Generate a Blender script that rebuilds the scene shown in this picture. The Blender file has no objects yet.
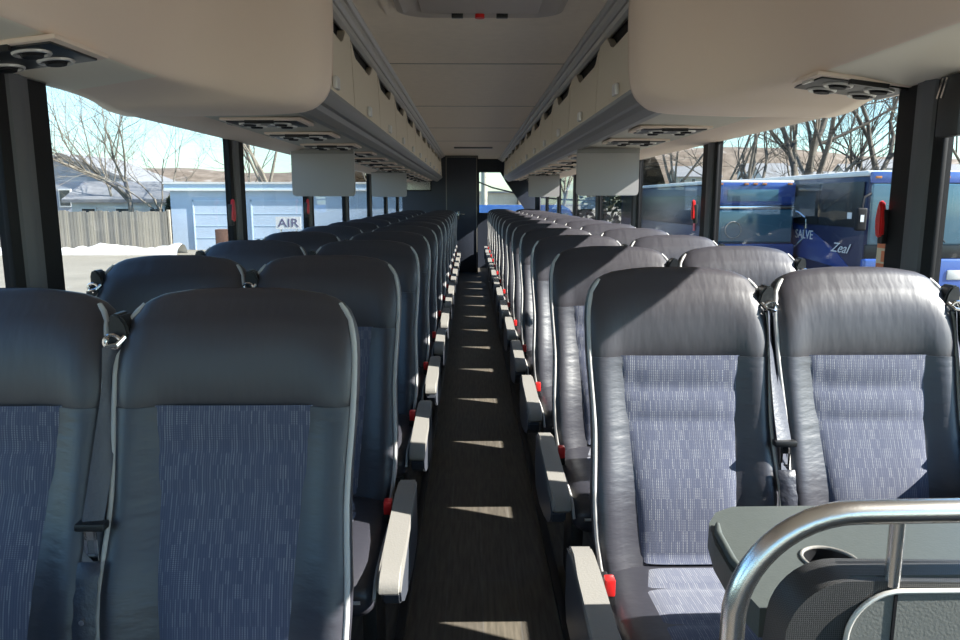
import bpy, bmesh, math, random
from mathutils import Vector, Matrix
R = math.radians
C = bpy.context.scene.collection
sc = bpy.context.scene

# ------------------------------------------------------------------ camera, sky, sun, exposure
cam_d = bpy.data.cameras.new('camera'); cam = bpy.data.objects.new('camera', cam_d); C.objects.link(cam)
cam_d.sensor_width = 36.0; cam_d.lens = 27.0; cam_d.clip_start = 0.02; cam_d.clip_end = 2000
cam.location = (-0.035, 0.0, 1.27)
cam.rotation_euler = (R(90 - 9.54), 0, R(-0.716))
sc.camera = cam

w = bpy.data.worlds.new('sky'); sc.world = w; w.use_nodes = True
nt = w.node_tree; nt.nodes.clear()
wo = nt.nodes.new('ShaderNodeOutputWorld'); bg = nt.nodes.new('ShaderNodeBackground'); sk = nt.nodes.new('ShaderNodeTexSky')
sk.sky_type = 'NISHITA'; sk.sun_disc = False; sk.sun_elevation = R(31.5); sk.sun_rotation = R(103.5)
sk.air_density = 1.2; sk.dust_density = 0.6; sk.ozone_density = 1.6
bg.inputs['Strength'].default_value = 0.165
tm = nt.nodes.new('ShaderNodeMix'); tm.data_type = 'RGBA'; tm.blend_type = 'MULTIPLY'; tm.inputs[0].default_value = 1; tm.inputs[7].default_value = (0.68, 0.92, 1.10, 1)
nt.links.new(sk.outputs[0], tm.inputs[6]); nt.links.new(tm.outputs[2], bg.inputs[0]); nt.links.new(bg.outputs[0], wo.inputs[0])

sun_d = bpy.data.lights.new('sun', 'SUN'); sun = bpy.data.objects.new('sun', sun_d); C.objects.link(sun)
sun_d.energy = 10.0; sun_d.angle = R(0.55); sun_d.color = (1.0, 0.955, 0.88)
SUN_DIR = Vector((-1.0, 0.175, -0.67))
sun.rotation_euler = SUN_DIR.to_track_quat('-Z', 'Y').to_euler()

sc.view_settings.view_transform = 'Standard'; sc.view_settings.look = 'None'
sc.view_settings.gamma = 1.0; sc.view_settings.use_curve_mapping = False
sc.view_settings.exposure = 1.15
sc.cycles.max_bounces = 10; sc.cycles.diffuse_bounces = 8; sc.cycles.transparent_max_bounces = 16
sc.cycles.glossy_bounces = 4; sc.cycles.sample_clamp_indirect = 6.0
sc.cycles.use_denoising = True

# ------------------------------------------------------------------ materials
M = {}
def mat(name, col, rough=0.5, metal=0.0, spec=0.5, var=0.0, vscale=8.0, bump=0.0, bscale=60.0, emit=0.0, coat=0.0, sheen=0.0, detail=4.0, stretch=None):
    m = bpy.data.materials.new(name); m.use_nodes = True; n = m.node_tree.nodes; l = m.node_tree.links
    b = n['Principled BSDF']
    b.inputs['Base Color'].default_value = (*col, 1); b.inputs['Roughness'].default_value = rough
    b.inputs['Metallic'].default_value = metal; b.inputs['Specular IOR Level'].default_value = spec
    b.inputs['Coat Weight'].default_value = coat; b.inputs['Sheen Weight'].default_value = sheen
    if emit: b.inputs['Emission Color'].default_value = (*col, 1); b.inputs['Emission Strength'].default_value = emit
    tc = n.new('ShaderNodeTexCoord'); src = tc.outputs['Object']
    if stretch:
        mp = n.new('ShaderNodeMapping'); mp.inputs['Scale'].default_value = stretch; l.new(src, mp.inputs[0]); src = mp.outputs[0]
    if var:
        t = n.new('ShaderNodeTexNoise'); t.inputs['Scale'].default_value = vscale; t.inputs['Detail'].default_value = detail; l.new(src, t.inputs['Vector'])
        r = n.new('ShaderNodeMapRange'); r.inputs[1].default_value = 0.3; r.inputs[2].default_value = 0.7
        r.inputs[3].default_value = 1 - var; r.inputs[4].default_value = 1 + var; l.new(t.outputs[0], r.inputs[0])
        mx = n.new('ShaderNodeMix'); mx.data_type = 'RGBA'; mx.blend_type = 'MULTIPLY'; mx.inputs[0].default_value = 1
        mx.inputs[6].default_value = (*col, 1); l.new(r.outputs[0], mx.inputs[7]); l.new(mx.outputs[2], b.inputs['Base Color'])
    if bump:
        t2 = n.new('ShaderNodeTexNoise'); t2.inputs['Scale'].default_value = bscale; t2.inputs['Detail'].default_value = 3; l.new(src, t2.inputs['Vector'])
        bp = n.new('ShaderNodeBump'); bp.inputs['Strength'].default_value = bump; bp.inputs['Distance'].default_value = 0.004
        l.new(t2.outputs[0], bp.inputs['Height']); l.new(bp.outputs[0], b.inputs['Normal'])
    M[name] = m
    return m

mat('leather', (0.036, 0.033, 0.041), 0.42, spec=0.65, bump=0.7, bscale=8, stretch=(2.4, 1.0, 0.7))
mat('leather_side', (0.033, 0.033, 0.043), 0.40, spec=0.65, bump=0.6, bscale=15, stretch=(0.8, 1.0, 2.6))
mat('shell', (0.02, 0.021, 0.026), 0.45, bump=0.2, bscale=300)
mat('piping', (0.42, 0.41, 0.40), 0.7, spec=0.25)
mat('arm_pad', (0.22, 0.21, 0.195), 0.45, bump=0.15, bscale=200)
mat('arm_side', (0.05, 0.055, 0.07), 0.4)
mat('black_plastic', (0.012, 0.012, 0.014), 0.4)
mat('webbing', (0.05, 0.055, 0.075), 0.5, bump=0.3, bscale=120)
mat('sleeve', (0.028, 0.03, 0.042), 0.4, bump=0.9, bscale=45)
mat('chrome', (0.75, 0.75, 0.76), 0.14, metal=1)
mat('steel', (0.80, 0.78, 0.76), 0.26, metal=1, bump=0.05, bscale=400)
mat('aluminium', (0.60, 0.58, 0.55), 0.38, metal=0.4)
mat('rail_grey', (0.24, 0.235, 0.225), 0.42, metal=0.2)
mat('latch_silver', (0.8, 0.8, 0.8), 0.3, metal=.3)
mat('red', (0.62, 0.02, 0.02), 0.3)
mat('shell_beige', (0.80, 0.66, 0.55), 0.6, bump=0.08, bscale=120)
mat('door_beige', (0.72, 0.64, 0.52), 0.55)
mat('under_grey', (0.5, 0.47, 0.40), 0.6)
mat('under_light', (0.80, 0.74, 0.62), 0.55)
mat('ceiling', (0.80, 0.70, 0.58), 0.75, var=0.03, vscale=20, bump=0.1, bscale=300)
mat('seam', (0.42, 0.39, 0.34), 0.6)
mat('hatch', (0.44, 0.39, 0.35), 0.5)
mat('wall_grey', (0.10, 0.10, 0.105), 0.6)
mat('trim_black', (0.008, 0.008, 0.010), 0.6, spec=0.2)
mat('pillar_grey', (0.085, 0.087, 0.10), 0.5, spec=0.4)
mat('bulkhead', (0.035, 0.042, 0.062), 0.45, bump=0.1, bscale=250)
mat('screen_grey', (0.36, 0.345, 0.35), 0.5)
mat('table_grey', (0.058, 0.067, 0.064), 0.5, var=0.06, vscale=60, bump=0.1, bscale=200)
mat('panel_grey', (0.12, 0.125, 0.12), 0.6, bump=0.15, bscale=250)
mat('curtain', (0.012, 0.014, 0.03), 0.8)
mat('ground', (0.175, 0.16, 0.128), 0.9, var=0.12, vscale=0.6)
mat('snow', (0.55,0.55,0.54), 0.8, bump=0.8, bscale=6, var=0.1, vscale=3)
mat('shed_blue', (0.44, 0.53, 0.64), 0.6, var=0.06, vscale=0.7)
mat('shed_trim', (0.48, 0.60, 0.72), 0.5)
mat('white_paint', (0.6, 0.6, 0.58), 0.5)
mat('concrete', (0.4,0.37,0.3), 0.85, var=0.08, vscale=2)
mat('brick', (0.126, 0.067, 0.046), 0.8, var=0.2, vscale=6)
mat('house_blue', (0.26, 0.28, 0.32), 0.7, var=0.05)
mat('roof_tile', (0.17,0.175,0.185), 0.8, var=0.12, vscale=3)
mat('house_white', (0.55, 0.55, 0.53), 0.7)
mat('dark_glass', (0.03, 0.035, 0.04), 0.12, spec=0.6)
mat('bark', (0.143, 0.126, 0.101), 0.9, var=0.25, vscale=3)
mat('bark_dark', (0.067, 0.057, 0.046), 0.9, var=0.25, vscale=3)
mat('evergreen', (0.038, 0.046, 0.023), 0.9, var=0.3, vscale=4)
mat('bus_blue', (0.02, 0.05, 0.19), 0.22, spec=0.6, coat=0.5)
mat('van_blue', (0.06, 0.16, 0.42), 0.25, coat=0.5)
mat('bus_light_blue', (0.035, 0.085, 0.30), 0.25, coat=0.5)
mat('bus_navy', (0.012, 0.016, 0.05), 0.35, spec=0.3)
mat('bus_black', (0.012, 0.014, 0.016), 0.3, spec=0.25)
mat('windshield', (0.04,0.10,0.14), 0.12, spec=0.8)
mat('amber', (0.357, 0.126, 0.025), 0.3)
mat('rubber', (0.015, 0.015, 0.015), 0.8)
mat('sign_white', (0.6,0.6,0.6), 0.5)
mat('sign_ink', (0.10, 0.09, 0.17), 0.5)
mat('sticker_orange', (0.75, 0.22, 0.10), 0.5)
mat('sticker_cream', (0.75, 0.62, 0.47), 0.5)
mat('lens', (0.55, 0.53, 0.5), 0.25)

def fabric(name):
    m = bpy.data.materials.new(name); m.use_nodes = True; n = m.node_tree.nodes; l = m.node_tree.links; b = n['Principled BSDF']
    tc = n.new('ShaderNodeTexCoord'); sp = n.new('ShaderNodeSeparateXYZ'); l.new(tc.outputs['Object'], sp.inputs[0])
    def math_(op, a, bb=None):
        k = n.new('ShaderNodeMath'); k.operation = op
        for i, v in enumerate((a, bb)):
            if v is None: continue
            if isinstance(v, (int, float)): k.inputs[i].default_value = v
            else: l.new(v, k.inputs[i])
        return k.outputs[0]
    u = math_('MULTIPLY', sp.outputs[0], 1 / 0.0046)
    v = math_('ADD', sp.outputs[1], sp.outputs[2])
    fu = math_('FRACT', u); iu = math_('FLOOR', u)
    line = math_('LESS_THAN', math_('ABSOLUTE', math_('SUBTRACT', fu, 0.5)), 0.24)
    cell = n.new('ShaderNodeTexWhiteNoise'); cell.noise_dimensions = '2D'
    cb = n.new('ShaderNodeCombineXYZ'); l.new(iu, cb.inputs[0])
    l.new(math_('FLOOR', math_('MULTIPLY', v, 1 / 0.030)), cb.inputs[1]); l.new(cb.outputs[0], cell.inputs['Vector'])
    dash = math_('LESS_THAN', math_('FRACT', math_('MULTIPLY', v, 1 / 0.0045)), 0.62)
    fac = math_('MULTIPLY', math_('MULTIPLY', line, dash), math_('ADD', math_('MULTIPLY', math_('POWER', cell.outputs[0], 1.6), 0.85), 0.12))
    mx = n.new('ShaderNodeMix'); mx.data_type = 'RGBA'; l.new(fac, mx.inputs[0])
    mx.inputs[6].default_value = (0.050, 0.060, 0.108, 1); mx.inputs[7].default_value = (0.23, 0.24, 0.27, 1)
    l.new(mx.outputs[2], b.inputs['Base Color']); b.inputs['Roughness'].default_value = 0.85; b.inputs['Sheen Weight'].default_value = 0.25
    bp = n.new('ShaderNodeBump'); bp.inputs['Strength'].default_value = 0.4; bp.inputs['Distance'].default_value = 0.001
    l.new(fac, bp.inputs['Height']); l.new(bp.outputs[0], b.inputs['Normal'])
    M[name] = m
fabric('fabric')

def floor_mat():
    m = bpy.data.materials.new('floor_planks'); m.use_nodes = True; n = m.node_tree.nodes; l = m.node_tree.links; b = n['Principled BSDF']
    tc = n.new('ShaderNodeTexCoord'); mp = n.new('ShaderNodeMapping'); mp.inputs['Rotation'].default_value = (0, 0, R(90))
    l.new(tc.outputs['Object'], mp.inputs[0])
    br = n.new('ShaderNodeTexBrick'); br.inputs['Scale'].default_value = 1.0; br.inputs['Brick Width'].default_value = 0.9; br.inputs['Row Height'].default_value = 0.115
    br.inputs['Mortar Size'].default_value = 0.0022; br.inputs['Color1'].default_value = (0.105, 0.09, 0.07, 1); br.inputs['Color2'].default_value = (0.092, 0.08, 0.066, 1)
    br.inputs['Mortar'].default_value = (0.11, 0.10, 0.09, 1); l.new(mp.outputs[0], br.inputs['Vector'])
    no = n.new('ShaderNodeTexNoise'); no.inputs['Scale'].default_value = 10; no.inputs['Detail'].default_value = 6
    mp2 = n.new('ShaderNodeMapping'); mp2.inputs['Scale'].default_value = (9, 0.7, 1); l.new(tc.outputs['Object'], mp2.inputs[0]); l.new(mp2.outputs[0], no.inputs['Vector'])
    mx = n.new('ShaderNodeMix'); mx.data_type = 'RGBA'; mx.blend_type = 'MULTIPLY'; mx.inputs[0].default_value = 1
    rr = n.new('ShaderNodeMapRange'); rr.inputs[1].default_value = .3; rr.inputs[2].default_value = .7; rr.inputs[3].default_value = .65; rr.inputs[4].default_value = 1.3
    l.new(no.outputs[0], rr.inputs[0]); l.new(br.outputs[0], mx.inputs[6]); l.new(rr.outputs[0], mx.inputs[7])
    l.new(mx.outputs[2], b.inputs['Base Color']); b.inputs['Roughness'].default_value = 0.55
    M['floor_planks'] = m
floor_mat()

def fence_mat():
    m = bpy.data.materials.new('fence_wood'); m.use_nodes = True; n = m.node_tree.nodes; l = m.node_tree.links; b = n['Principled BSDF']
    tc = n.new('ShaderNodeTexCoord'); sp = n.new('ShaderNodeSeparateXYZ'); l.new(tc.outputs['Object'], sp.inputs[0])
    a = n.new('ShaderNodeMath'); a.operation = 'MULTIPLY'; a.inputs[1].default_value = 1 / 0.16; l.new(sp.outputs[0], a.inputs[0])
    f = n.new('ShaderNodeMath'); f.operation = 'FLOOR'; l.new(a.outputs[0], f.inputs[0])
    wn = n.new('ShaderNodeTexWhiteNoise'); wn.noise_dimensions = '1D'; l.new(f.outputs[0], wn.inputs['W'])
    cr = n.new('ShaderNodeValToRGB'); cr.color_ramp.elements[0].color = (0.15, 0.14, 0.125, 1); cr.color_ramp.elements[1].color = (0.32, 0.28, 0.22, 1)
    l.new(wn.outputs[0], cr.inputs[0]); l.new(cr.outputs[0], b.inputs['Base Color']); b.inputs['Roughness'].default_value = 0.9
    M['fence_wood'] = m
fence_mat()

def hill_mat(name, c1, c2, white):
    m = bpy.data.materials.new(name); m.use_nodes = True; n = m.node_tree.nodes; l = m.node_tree.links; b = n['Principled BSDF']
    tc = n.new('ShaderNodeTexCoord'); no = n.new('ShaderNodeTexNoise'); no.inputs['Scale'].default_value = 0.25; no.inputs['Detail'].default_value = 8
    l.new(tc.outputs['Object'], no.inputs['Vector']); cr = n.new('ShaderNodeValToRGB')
    cr.color_ramp.elements[0].position = 0.38; cr.color_ramp.elements[0].color = (*c1, 1); cr.color_ramp.elements[1].position = 0.62; cr.color_ramp.elements[1].color = (*c2, 1)
    e = cr.color_ramp.elements.new(0.70); e.color = (*white, 1)
    l.new(no.outputs[0], cr.inputs[0]); l.new(cr.outputs[0], b.inputs['Base Color']); b.inputs['Roughness'].default_value = 1
    M[name] = m
hill_mat('hill_brown', (0.10, 0.075, 0.055), (0.17, 0.135, 0.105), (0.26, 0.24, 0.22))

def glass_mat(name, tint, refl):
    m = bpy.data.materials.new(name); m.use_nodes = True; n = m.node_tree.nodes; l = m.node_tree.links; n.clear()
    o = n.new('ShaderNodeOutputMaterial'); t = n.new('ShaderNodeBsdfTransparent'); g = n.new('ShaderNodeBsdfGlossy'); x = n.new('ShaderNodeMixShader')
    t.inputs[0].default_value = (*tint, 1); g.inputs['Roughness'].default_value = 0.0; g.inputs[0].default_value = (refl, refl, refl, 1)
    lw = n.new('ShaderNodeLayerWeight'); lw.inputs[0].default_value = 0.5
    pw = n.new('ShaderNodeMath'); pw.operation = 'POWER'; pw.inputs[1].default_value = 4.5; l.new(lw.outputs['Facing'], pw.inputs[0])
    fr = n.new('ShaderNodeMath'); fr.operation = 'MULTIPLY_ADD'; fr.inputs[1].default_value = 0.6; fr.inputs[2].default_value = 0.03; l.new(pw.outputs[0], fr.inputs[0])
    l.new(fr.outputs[0], x.inputs[0]); l.new(t.outputs[0], x.inputs[1]); l.new(g.outputs[0], x.inputs[2]); l.new(x.outputs[0], o.inputs[0])
    M[name] = m
glass_mat('glass', (0.93, 0.945, 0.94), 0.5)
glass_mat('glass_tint', (0.965, 0.975, 0.97), 0.6)

# ------------------------------------------------------------------ mesh helpers
def tag(o, label=None, cat=None, group=None, kind=None):
    if label: o['label'] = label
    if cat: o['category'] = cat
    if group: o['group'] = group
    if kind: o['kind'] = kind
    return o
def empty(name, loc=(0, 0, 0), rz=0, **k):
    o = bpy.data.objects.new(name, None); C.objects.link(o); o.location = loc; o.rotation_euler = (0, 0, rz); o.empty_display_size = 0.05
    return tag(o, **k)
def obj(name, bm, m, parent=None, smooth=True, loc=None, ang=38, **k):
    me = bpy.data.meshes.new(name); bmesh.ops.recalc_face_normals(bm, faces=bm.faces); bm.to_mesh(me); bm.free()
    if smooth:
        for p in me.polygons: p.use_smooth = True
        me.set_sharp_from_angle(angle=R(ang))
    for mm in (m if isinstance(m, (list, tuple)) else [m]): me.materials.append(M[mm])
    o = bpy.data.objects.new(name, me); C.objects.link(o)
    if loc: o.location = loc
    if parent: o.parent = parent
    return tag(o, **k)
def bx(bm, x0, x1, y0, y1, z0, z1, bev=0.0, seg=2, rot=None):
    r = bmesh.ops.create_cube(bm, size=1.0); vs = r['verts']
    for v in vs:
        v.co = Vector(((x0 + x1) / 2 + v.co.x * (x1 - x0), (y0 + y1) / 2 + v.co.y * (y1 - y0), (z0 + z1) / 2 + v.co.z * (z1 - z0)))
    if bev:
        es = list({e for v in vs for e in v.link_edges})
        q = bmesh.ops.bevel(bm, geom=es, offset=bev, segments=seg, profile=0.6, affect='EDGES'); vs = list({v for f in q['faces'] for v in f.verts} | set(v for v in vs if v.is_valid))
    if rot:
        c = Vector(((x0 + x1) / 2, (y0 + y1) / 2, (z0 + z1) / 2)); mt = Matrix.Translation(c) @ rot @ Matrix.Translation(-c)
        for v in vs: v.co = mt @ v.co
    return bm
def box(*a, **k): return bx(bmesh.new(), *a, **k)
def tube(bm, pts, r, n=8, closed=False, caps=True):
    pts = [Vector(p) for p in pts]; rad = r if isinstance(r, (list, tuple)) else [r] * len(pts); rings = []; N = None
    L = len(pts)
    for i, p in enumerate(pts):
        a = pts[(i - 1) % L] if closed or i > 0 else p; b = pts[(i + 1) % L] if closed or i < L - 1 else p
        T = (b - a).normalized()
        if N is None: N = T.orthogonal().normalized()
        else:
            N = N - T * N.dot(T)
            N = N.normalized() if N.length > 1e-6 else T.orthogonal().normalized()
        B = T.cross(N)
        rings.append([bm.verts.new(p + (N * math.cos(2 * math.pi * k / n) + B * math.sin(2 * math.pi * k / n)) * rad[i]) for k in range(n)])
    for i in range(L if closed else L - 1):
        a, b = rings[i], rings[(i + 1) % L]
        for k in range(n): bm.faces.new((a[k], a[(k + 1) % n], b[(k + 1) % n], b[k]))
    if not closed and caps:
        bm.faces.new(rings[0][::-1]); bm.faces.new(rings[-1])
    return bm
def ring(bm, c, R0, r, axis='z', n=20, m=6, sx=1.0):
    pts = []
    for k in range(n):
        a = 2 * math.pi * k / n; u, v = R0 * sx * math.cos(a), R0 * math.sin(a)
        pts.append(Vector(c) + (Vector((u, v, 0)) if axis == 'z' else Vector((u, 0, v)) if axis == 'y' else Vector((0, u, v))))
    return tube(bm, pts, r, m, closed=True)
def loft(bm, rings, cap=True):
    vr = [[bm.verts.new(p) for p in r] for r in rings]; n = len(rings[0])
    for a, b in zip(vr, vr[1:]):
        for k in range(n): bm.faces.new((a[k], a[(k + 1) % n], b[(k + 1) % n], b[k]))
    if cap: bm.faces.new(vr[0][::-1]); bm.faces.new(vr[-1])
    return bm
def prism(bm, poly, axis, a, b):
    def P(u, v, t): return {'x': (t, u, v), 'y': (u, t, v), 'z': (u, v, t)}[axis]
    A = [bm.verts.new(P(u, v, a)) for u, v in poly]; B = [bm.verts.new(P(u, v, b)) for u, v in poly]; n = len(poly)
    bm.faces.new(A[::-1]); bm.faces.new(B)
    for k in range(n): bm.faces.new((A[k], A[(k + 1) % n], B[(k + 1) % n], B[k]))
    return bm
def cyl(bm, c, r, h, axis='z', n=16, r2=None):
    d = {'x': Vector((1, 0, 0)), 'y': Vector((0, 1, 0)), 'z': Vector((0, 0, 1))}[axis] * h / 2
    return tube(bm, [Vector(c) - d, Vector(c) + d], [r, r if r2 is None else r2], n)
def text(name, body, size, loc, rot, m, parent, ext=0.004, sx=1.0, align='CENTER', shear=0.0):
    cu = bpy.data.curves.new(name, 'FONT'); cu.body = body; cu.size = size; cu.align_x = align; cu.align_y = 'CENTER'; cu.extrude = ext; cu.shear = shear
    t_ = bpy.data.objects.new(name, cu); C.objects.link(t_); bpy.context.view_layer.update()
    me = bpy.data.meshes.new_from_object(t_.evaluated_get(bpy.context.evaluated_depsgraph_get())); bpy.data.objects.remove(t_)
    o = bpy.data.objects.new(name, me); C.objects.link(o); o.location = loc; o.rotation_euler = rot; o.scale = (sx, 1, 1)
    me.materials.clear(); me.materials.append(M[m])
    if parent: o.parent = parent
    return o
def kids(o): return KID.get(o.name, [])
def copy_tree(o, parent=None):
    c = o.copy(); C.objects.link(c)
    if parent: c.parent = parent
    for ch in list(o.children): copy_tree(ch, c)
    return c
ORD = ['first', 'second', 'third', 'fourth', 'fifth', 'sixth', 'seventh', 'eighth', 'ninth', 'tenth', 'eleventh', 'twelfth', 'thirteenth', 'fourteenth', 'fifteenth', 'sixteenth', 'seventeenth', 'eighteenth', 'nineteenth', 'twentieth', 'twenty-first', 'twenty-second', 'twenty-third', 'twenty-fourth']

# ------------------------------------------------------------------ bus shell (setting)
YF, YB, YR = -1.6, 12.4, 13.45          # front, bulkhead, rear wall
XW = 1.20
obj('floor', box(-1.26, 1.26, YF, YR, -0.08, 0.0), 'floor_planks', kind='structure')
for s, nm in ((-1, 'left'), (1, 'right')):
    obj('trim_%d' % (1 if s < 0 else 2), box(*sorted((s * 0.232, s * 0.26)), YF, 12.35, 0.0, 0.02, bev=0.004), 'black_plastic', kind='structure')
    b = bmesh.new()
    bx(b, *sorted((s * 1.20, s * 1.29)), YF, YR + .1, -0.3, 0.69)
    bx(b, *sorted((s * 1.20, s * 1.29)), YF, YR + .1, 1.60, 2.12)
    obj('wall_' + nm, b, 'wall_grey', kind='structure')
    obj('trim_%d' % (3 if s < 0 else 4), box(*sorted((s * 1.165, s * 1.205)), YF, YR, 0.66, 0.70, bev=0.01), 'trim_black', kind='structure')
obj('ceiling', box(-0.56, 0.56, YF, YR, 1.99, 2.10), 'ceiling', kind='structure')
obj('trim_90', box(-1.29, 1.29, YF - .08, YR + .05, 2.11, 2.16), 'wall_grey', kind='structure')  # coach roof slab out of view, added so sunlight cannot leak in
# front end of the coach around the windshield, behind the camera
b = bmesh.new(); bx(b, -1.29, 1.29, YF - .08, YF, -0.3, 0.25); bx(b, -1.29, 1.29, YF - .08, YF, 1.97, 2.12); bx(b, -1.29, -1.2, YF - .08, YF, .25, 1.97); bx(b, 1.2, 1.29, YF - .08, YF, .25, 1.97)
obj('wall_front', b, 'wall_grey', kind='structure')
obj('window_1', box(-1.2, 1.2, YF - .045, YF - .039, 0.25, 1.97), 'glass', kind='structure')
PL = [-1.30, 0.33, 1.935, 3.64, 5.25, 6.80, 8.40, 10.00, 11.60]
PR = [-1.30, 0.35, 2.005, 3.75, 5.42, 7.02, 8.62, 10.22, 11.82]
nwin = 2; ntr = 5
for s, PP in ((-1, PL), (1, PR)):
    ed = [YF] + PP + [YR]
    for y0, y1 in zip(ed, ed[1:]):
        obj('window_%d' % nwin, box(*sorted((s * 1.206, s * 1.210)), y0 + (.0 if y0 == YF else .06), y1 - .06, 0.69, 1.60), 'glass_tint', kind='structure'); nwin += 1
    for y in PP:
        b = bmesh.new()
        bx(b, *sorted((s * 1.20, s * 1.216)), y - .105, y + .105, 0.69, 1.60)
        bx(b, *sorted((s * 1.185, s * 1.20)), y - .11, y + .11, 0.69, 1.60, bev=.004)
        o = obj('trim_%d' % ntr, b, 'trim_black', kind='structure'); ntr += 1
        b = bmesh.new(); prism(b, [(s * 1.19, y - .072), (s * 1.178, y - .064), (s * 1.176, y - .05), (s * 1.172, y - .03), (s * 1.176, y - .01), (s * 1.178, y + .012), (s * 1.19, y + .02)], 'z', .69, 1.60)
        obj('trim_%d' % ntr, b, 'pillar_grey', kind='structure'); ntr += 1

# ceiling seams
for i, y in enumerate((4.05, 5.85, 7.6, 9.3)):
    obj('trim_%d' % ntr, box(-.47, .47, y, y + .012, 1.9865, 1.992), 'seam', kind='structure'); ntr += 1
obj('trim_%d' % ntr, box(-.27, .27, 10.35, 10.47, 1.972, 1.992, bev=.004), 'rail_grey', kind='structure'); ntr += 1

# overhead shell: near part narrow, then the bulging end of the luggage rack
def shell_profile(t, dz=0):
    A = [(.60, 2.03), (.78, 2.0), (.85, 1.93), (.89, 1.84), (.915, 1.74), (.938, 1.655), (.946, 1.632), (.960, 1.622), (1.03, 1.611), (1.10, 1.598), (1.195, 1.582)]
    B = [(.50, 2.03), (.498, 1.96), (.497, 1.86), (.500, 1.76), (.505, 1.68), (.516, 1.63), (.545, 1.592), (.60, 1.566), (.75, 1.556), (.95, 1.552), (1.195, 1.550)]
    return [((a[0] * (1 - t) + b_[0] * t), (a[1] * (1 - t) + b_[1] * t)) for a, b_ in zip(A, B)]
def fine(poly, k=3):       # Catmull-Rom resample
    out = []
    for i in range(len(poly) - 1):
        p0 = poly[max(i - 1, 0)]; p1 = poly[i]; p2 = poly[i + 1]; p3 = poly[min(i + 2, len(poly) - 1)]
        for j in range(k):
            t = j / k
            out.append(tuple(.5 * (2 * p1[c] + (p2[c] - p0[c]) * t + (2 * p0[c] - 5 * p1[c] + 4 * p2[c] - p3[c]) * t * t + (3 * p1[c] - p0[c] - 3 * p2[c] + p3[c]) * t ** 3) for c in (0, 1)))
    return out + [poly[-1]]
for s, ye in ((-1, 2.46), (1, 2.46)):
    b = bmesh.new(); rows = []
    st = [(YF, 0), (0, 0), (1.9, 0), (ye - .42, 0), (ye - .36, .015), (ye - .30, .05), (ye - .25, .10), (ye - .21, .17), (ye - .175, .27), (ye - .15, .38), (ye - .13, .5), (ye - .115, .62), (ye - .10, .73), (ye - .08, .83), (ye - .055, .91), (ye - .025, .96), (ye + .01, .985), (ye + .05, .997), (ye + .07, 1)]
    for y, t in st:
        pr = fine(shell_profile(t))
        rows.append([b.verts.new((s * px, y, pz)) for px, pz in pr])
    for a, c in zip(rows, rows[1:]):
        for k in range(len(a) - 1):
            fc = b.faces.new((a[k], a[k + 1], c[k + 1], c[k]))
            if k >= 20 and a[0].co.y < ye - .30: fc.material_index = 1
    o = obj('trim_%d' % ntr, b, ['shell_beige', 'under_light'], kind='structure', ang=28); ntr += 1
    md = o.modifiers.new('solid', 'SOLIDIFY'); md.thickness = 0.012; md.offset = 0
    # underside of the rack behind it, valance over the windows, lower aluminium edge, upper rail
    b = bmesh.new(); prism(b, [(s * .60, 1.580), (s * 1.03, 1.572), (s * 1.03, 1.60), (s * .60, 1.61)], 'y', ye + .06, YB)
    obj('trim_%d' % ntr, b, 'under_grey', kind='structure'); ntr += 1
    b = bmesh.new(); prism(b, [(s * 1.02, 1.574), (s * 1.06, 1.556), (s * 1.12, 1.548), (s * 1.198, 1.550), (s * 1.198, 1.62), (s * 1.02, 1.62)], 'y', ye + .06, YR)
    obj('trim_%d' % ntr, b, 'shell_beige', kind='structure', ang=60); ntr += 1
    b = bmesh.new(); prism(b, [(s * .512, 1.640), (s * .516, 1.628), (s * .530, 1.612), (s * .545, 1.600), (s * .560, 1.596), (s * .572, 1.580), (s * .60, 1.562), (s * .625, 1.560), (s * .635, 1.578), (s * .635, 1.640)], 'y', ye + .05, YB)
    obj('trim_%d' % ntr, b, 'rail_grey', kind='structure', ang=20); ntr += 1
    b = bmesh.new()
    prism(b, [(s * .470, 1.992), (s * .468, 1.978), (s * .478, 1.970), (s * .492, 1.974), (s * .497, 1.960), (s * .510, 1.952), (s * .522, 1.956), (s * .528, 1.942), (s * .545, 1.934), (s * .56, 1.94), (s * .56, 2.0)], 'y', YF, YR)
    obj('trim_%d' % ntr, b, 'aluminium', kind='structure', ang=20); ntr += 1
    # solid block behind the bin doors, black to paint in the shade inside
    obj('trim_%d' % ntr, box(*sorted((s * .565, s * 1.19)), ye + .1, YB, 1.62, 1.99), 'trim_black', kind='structure'); ntr += 1

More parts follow.
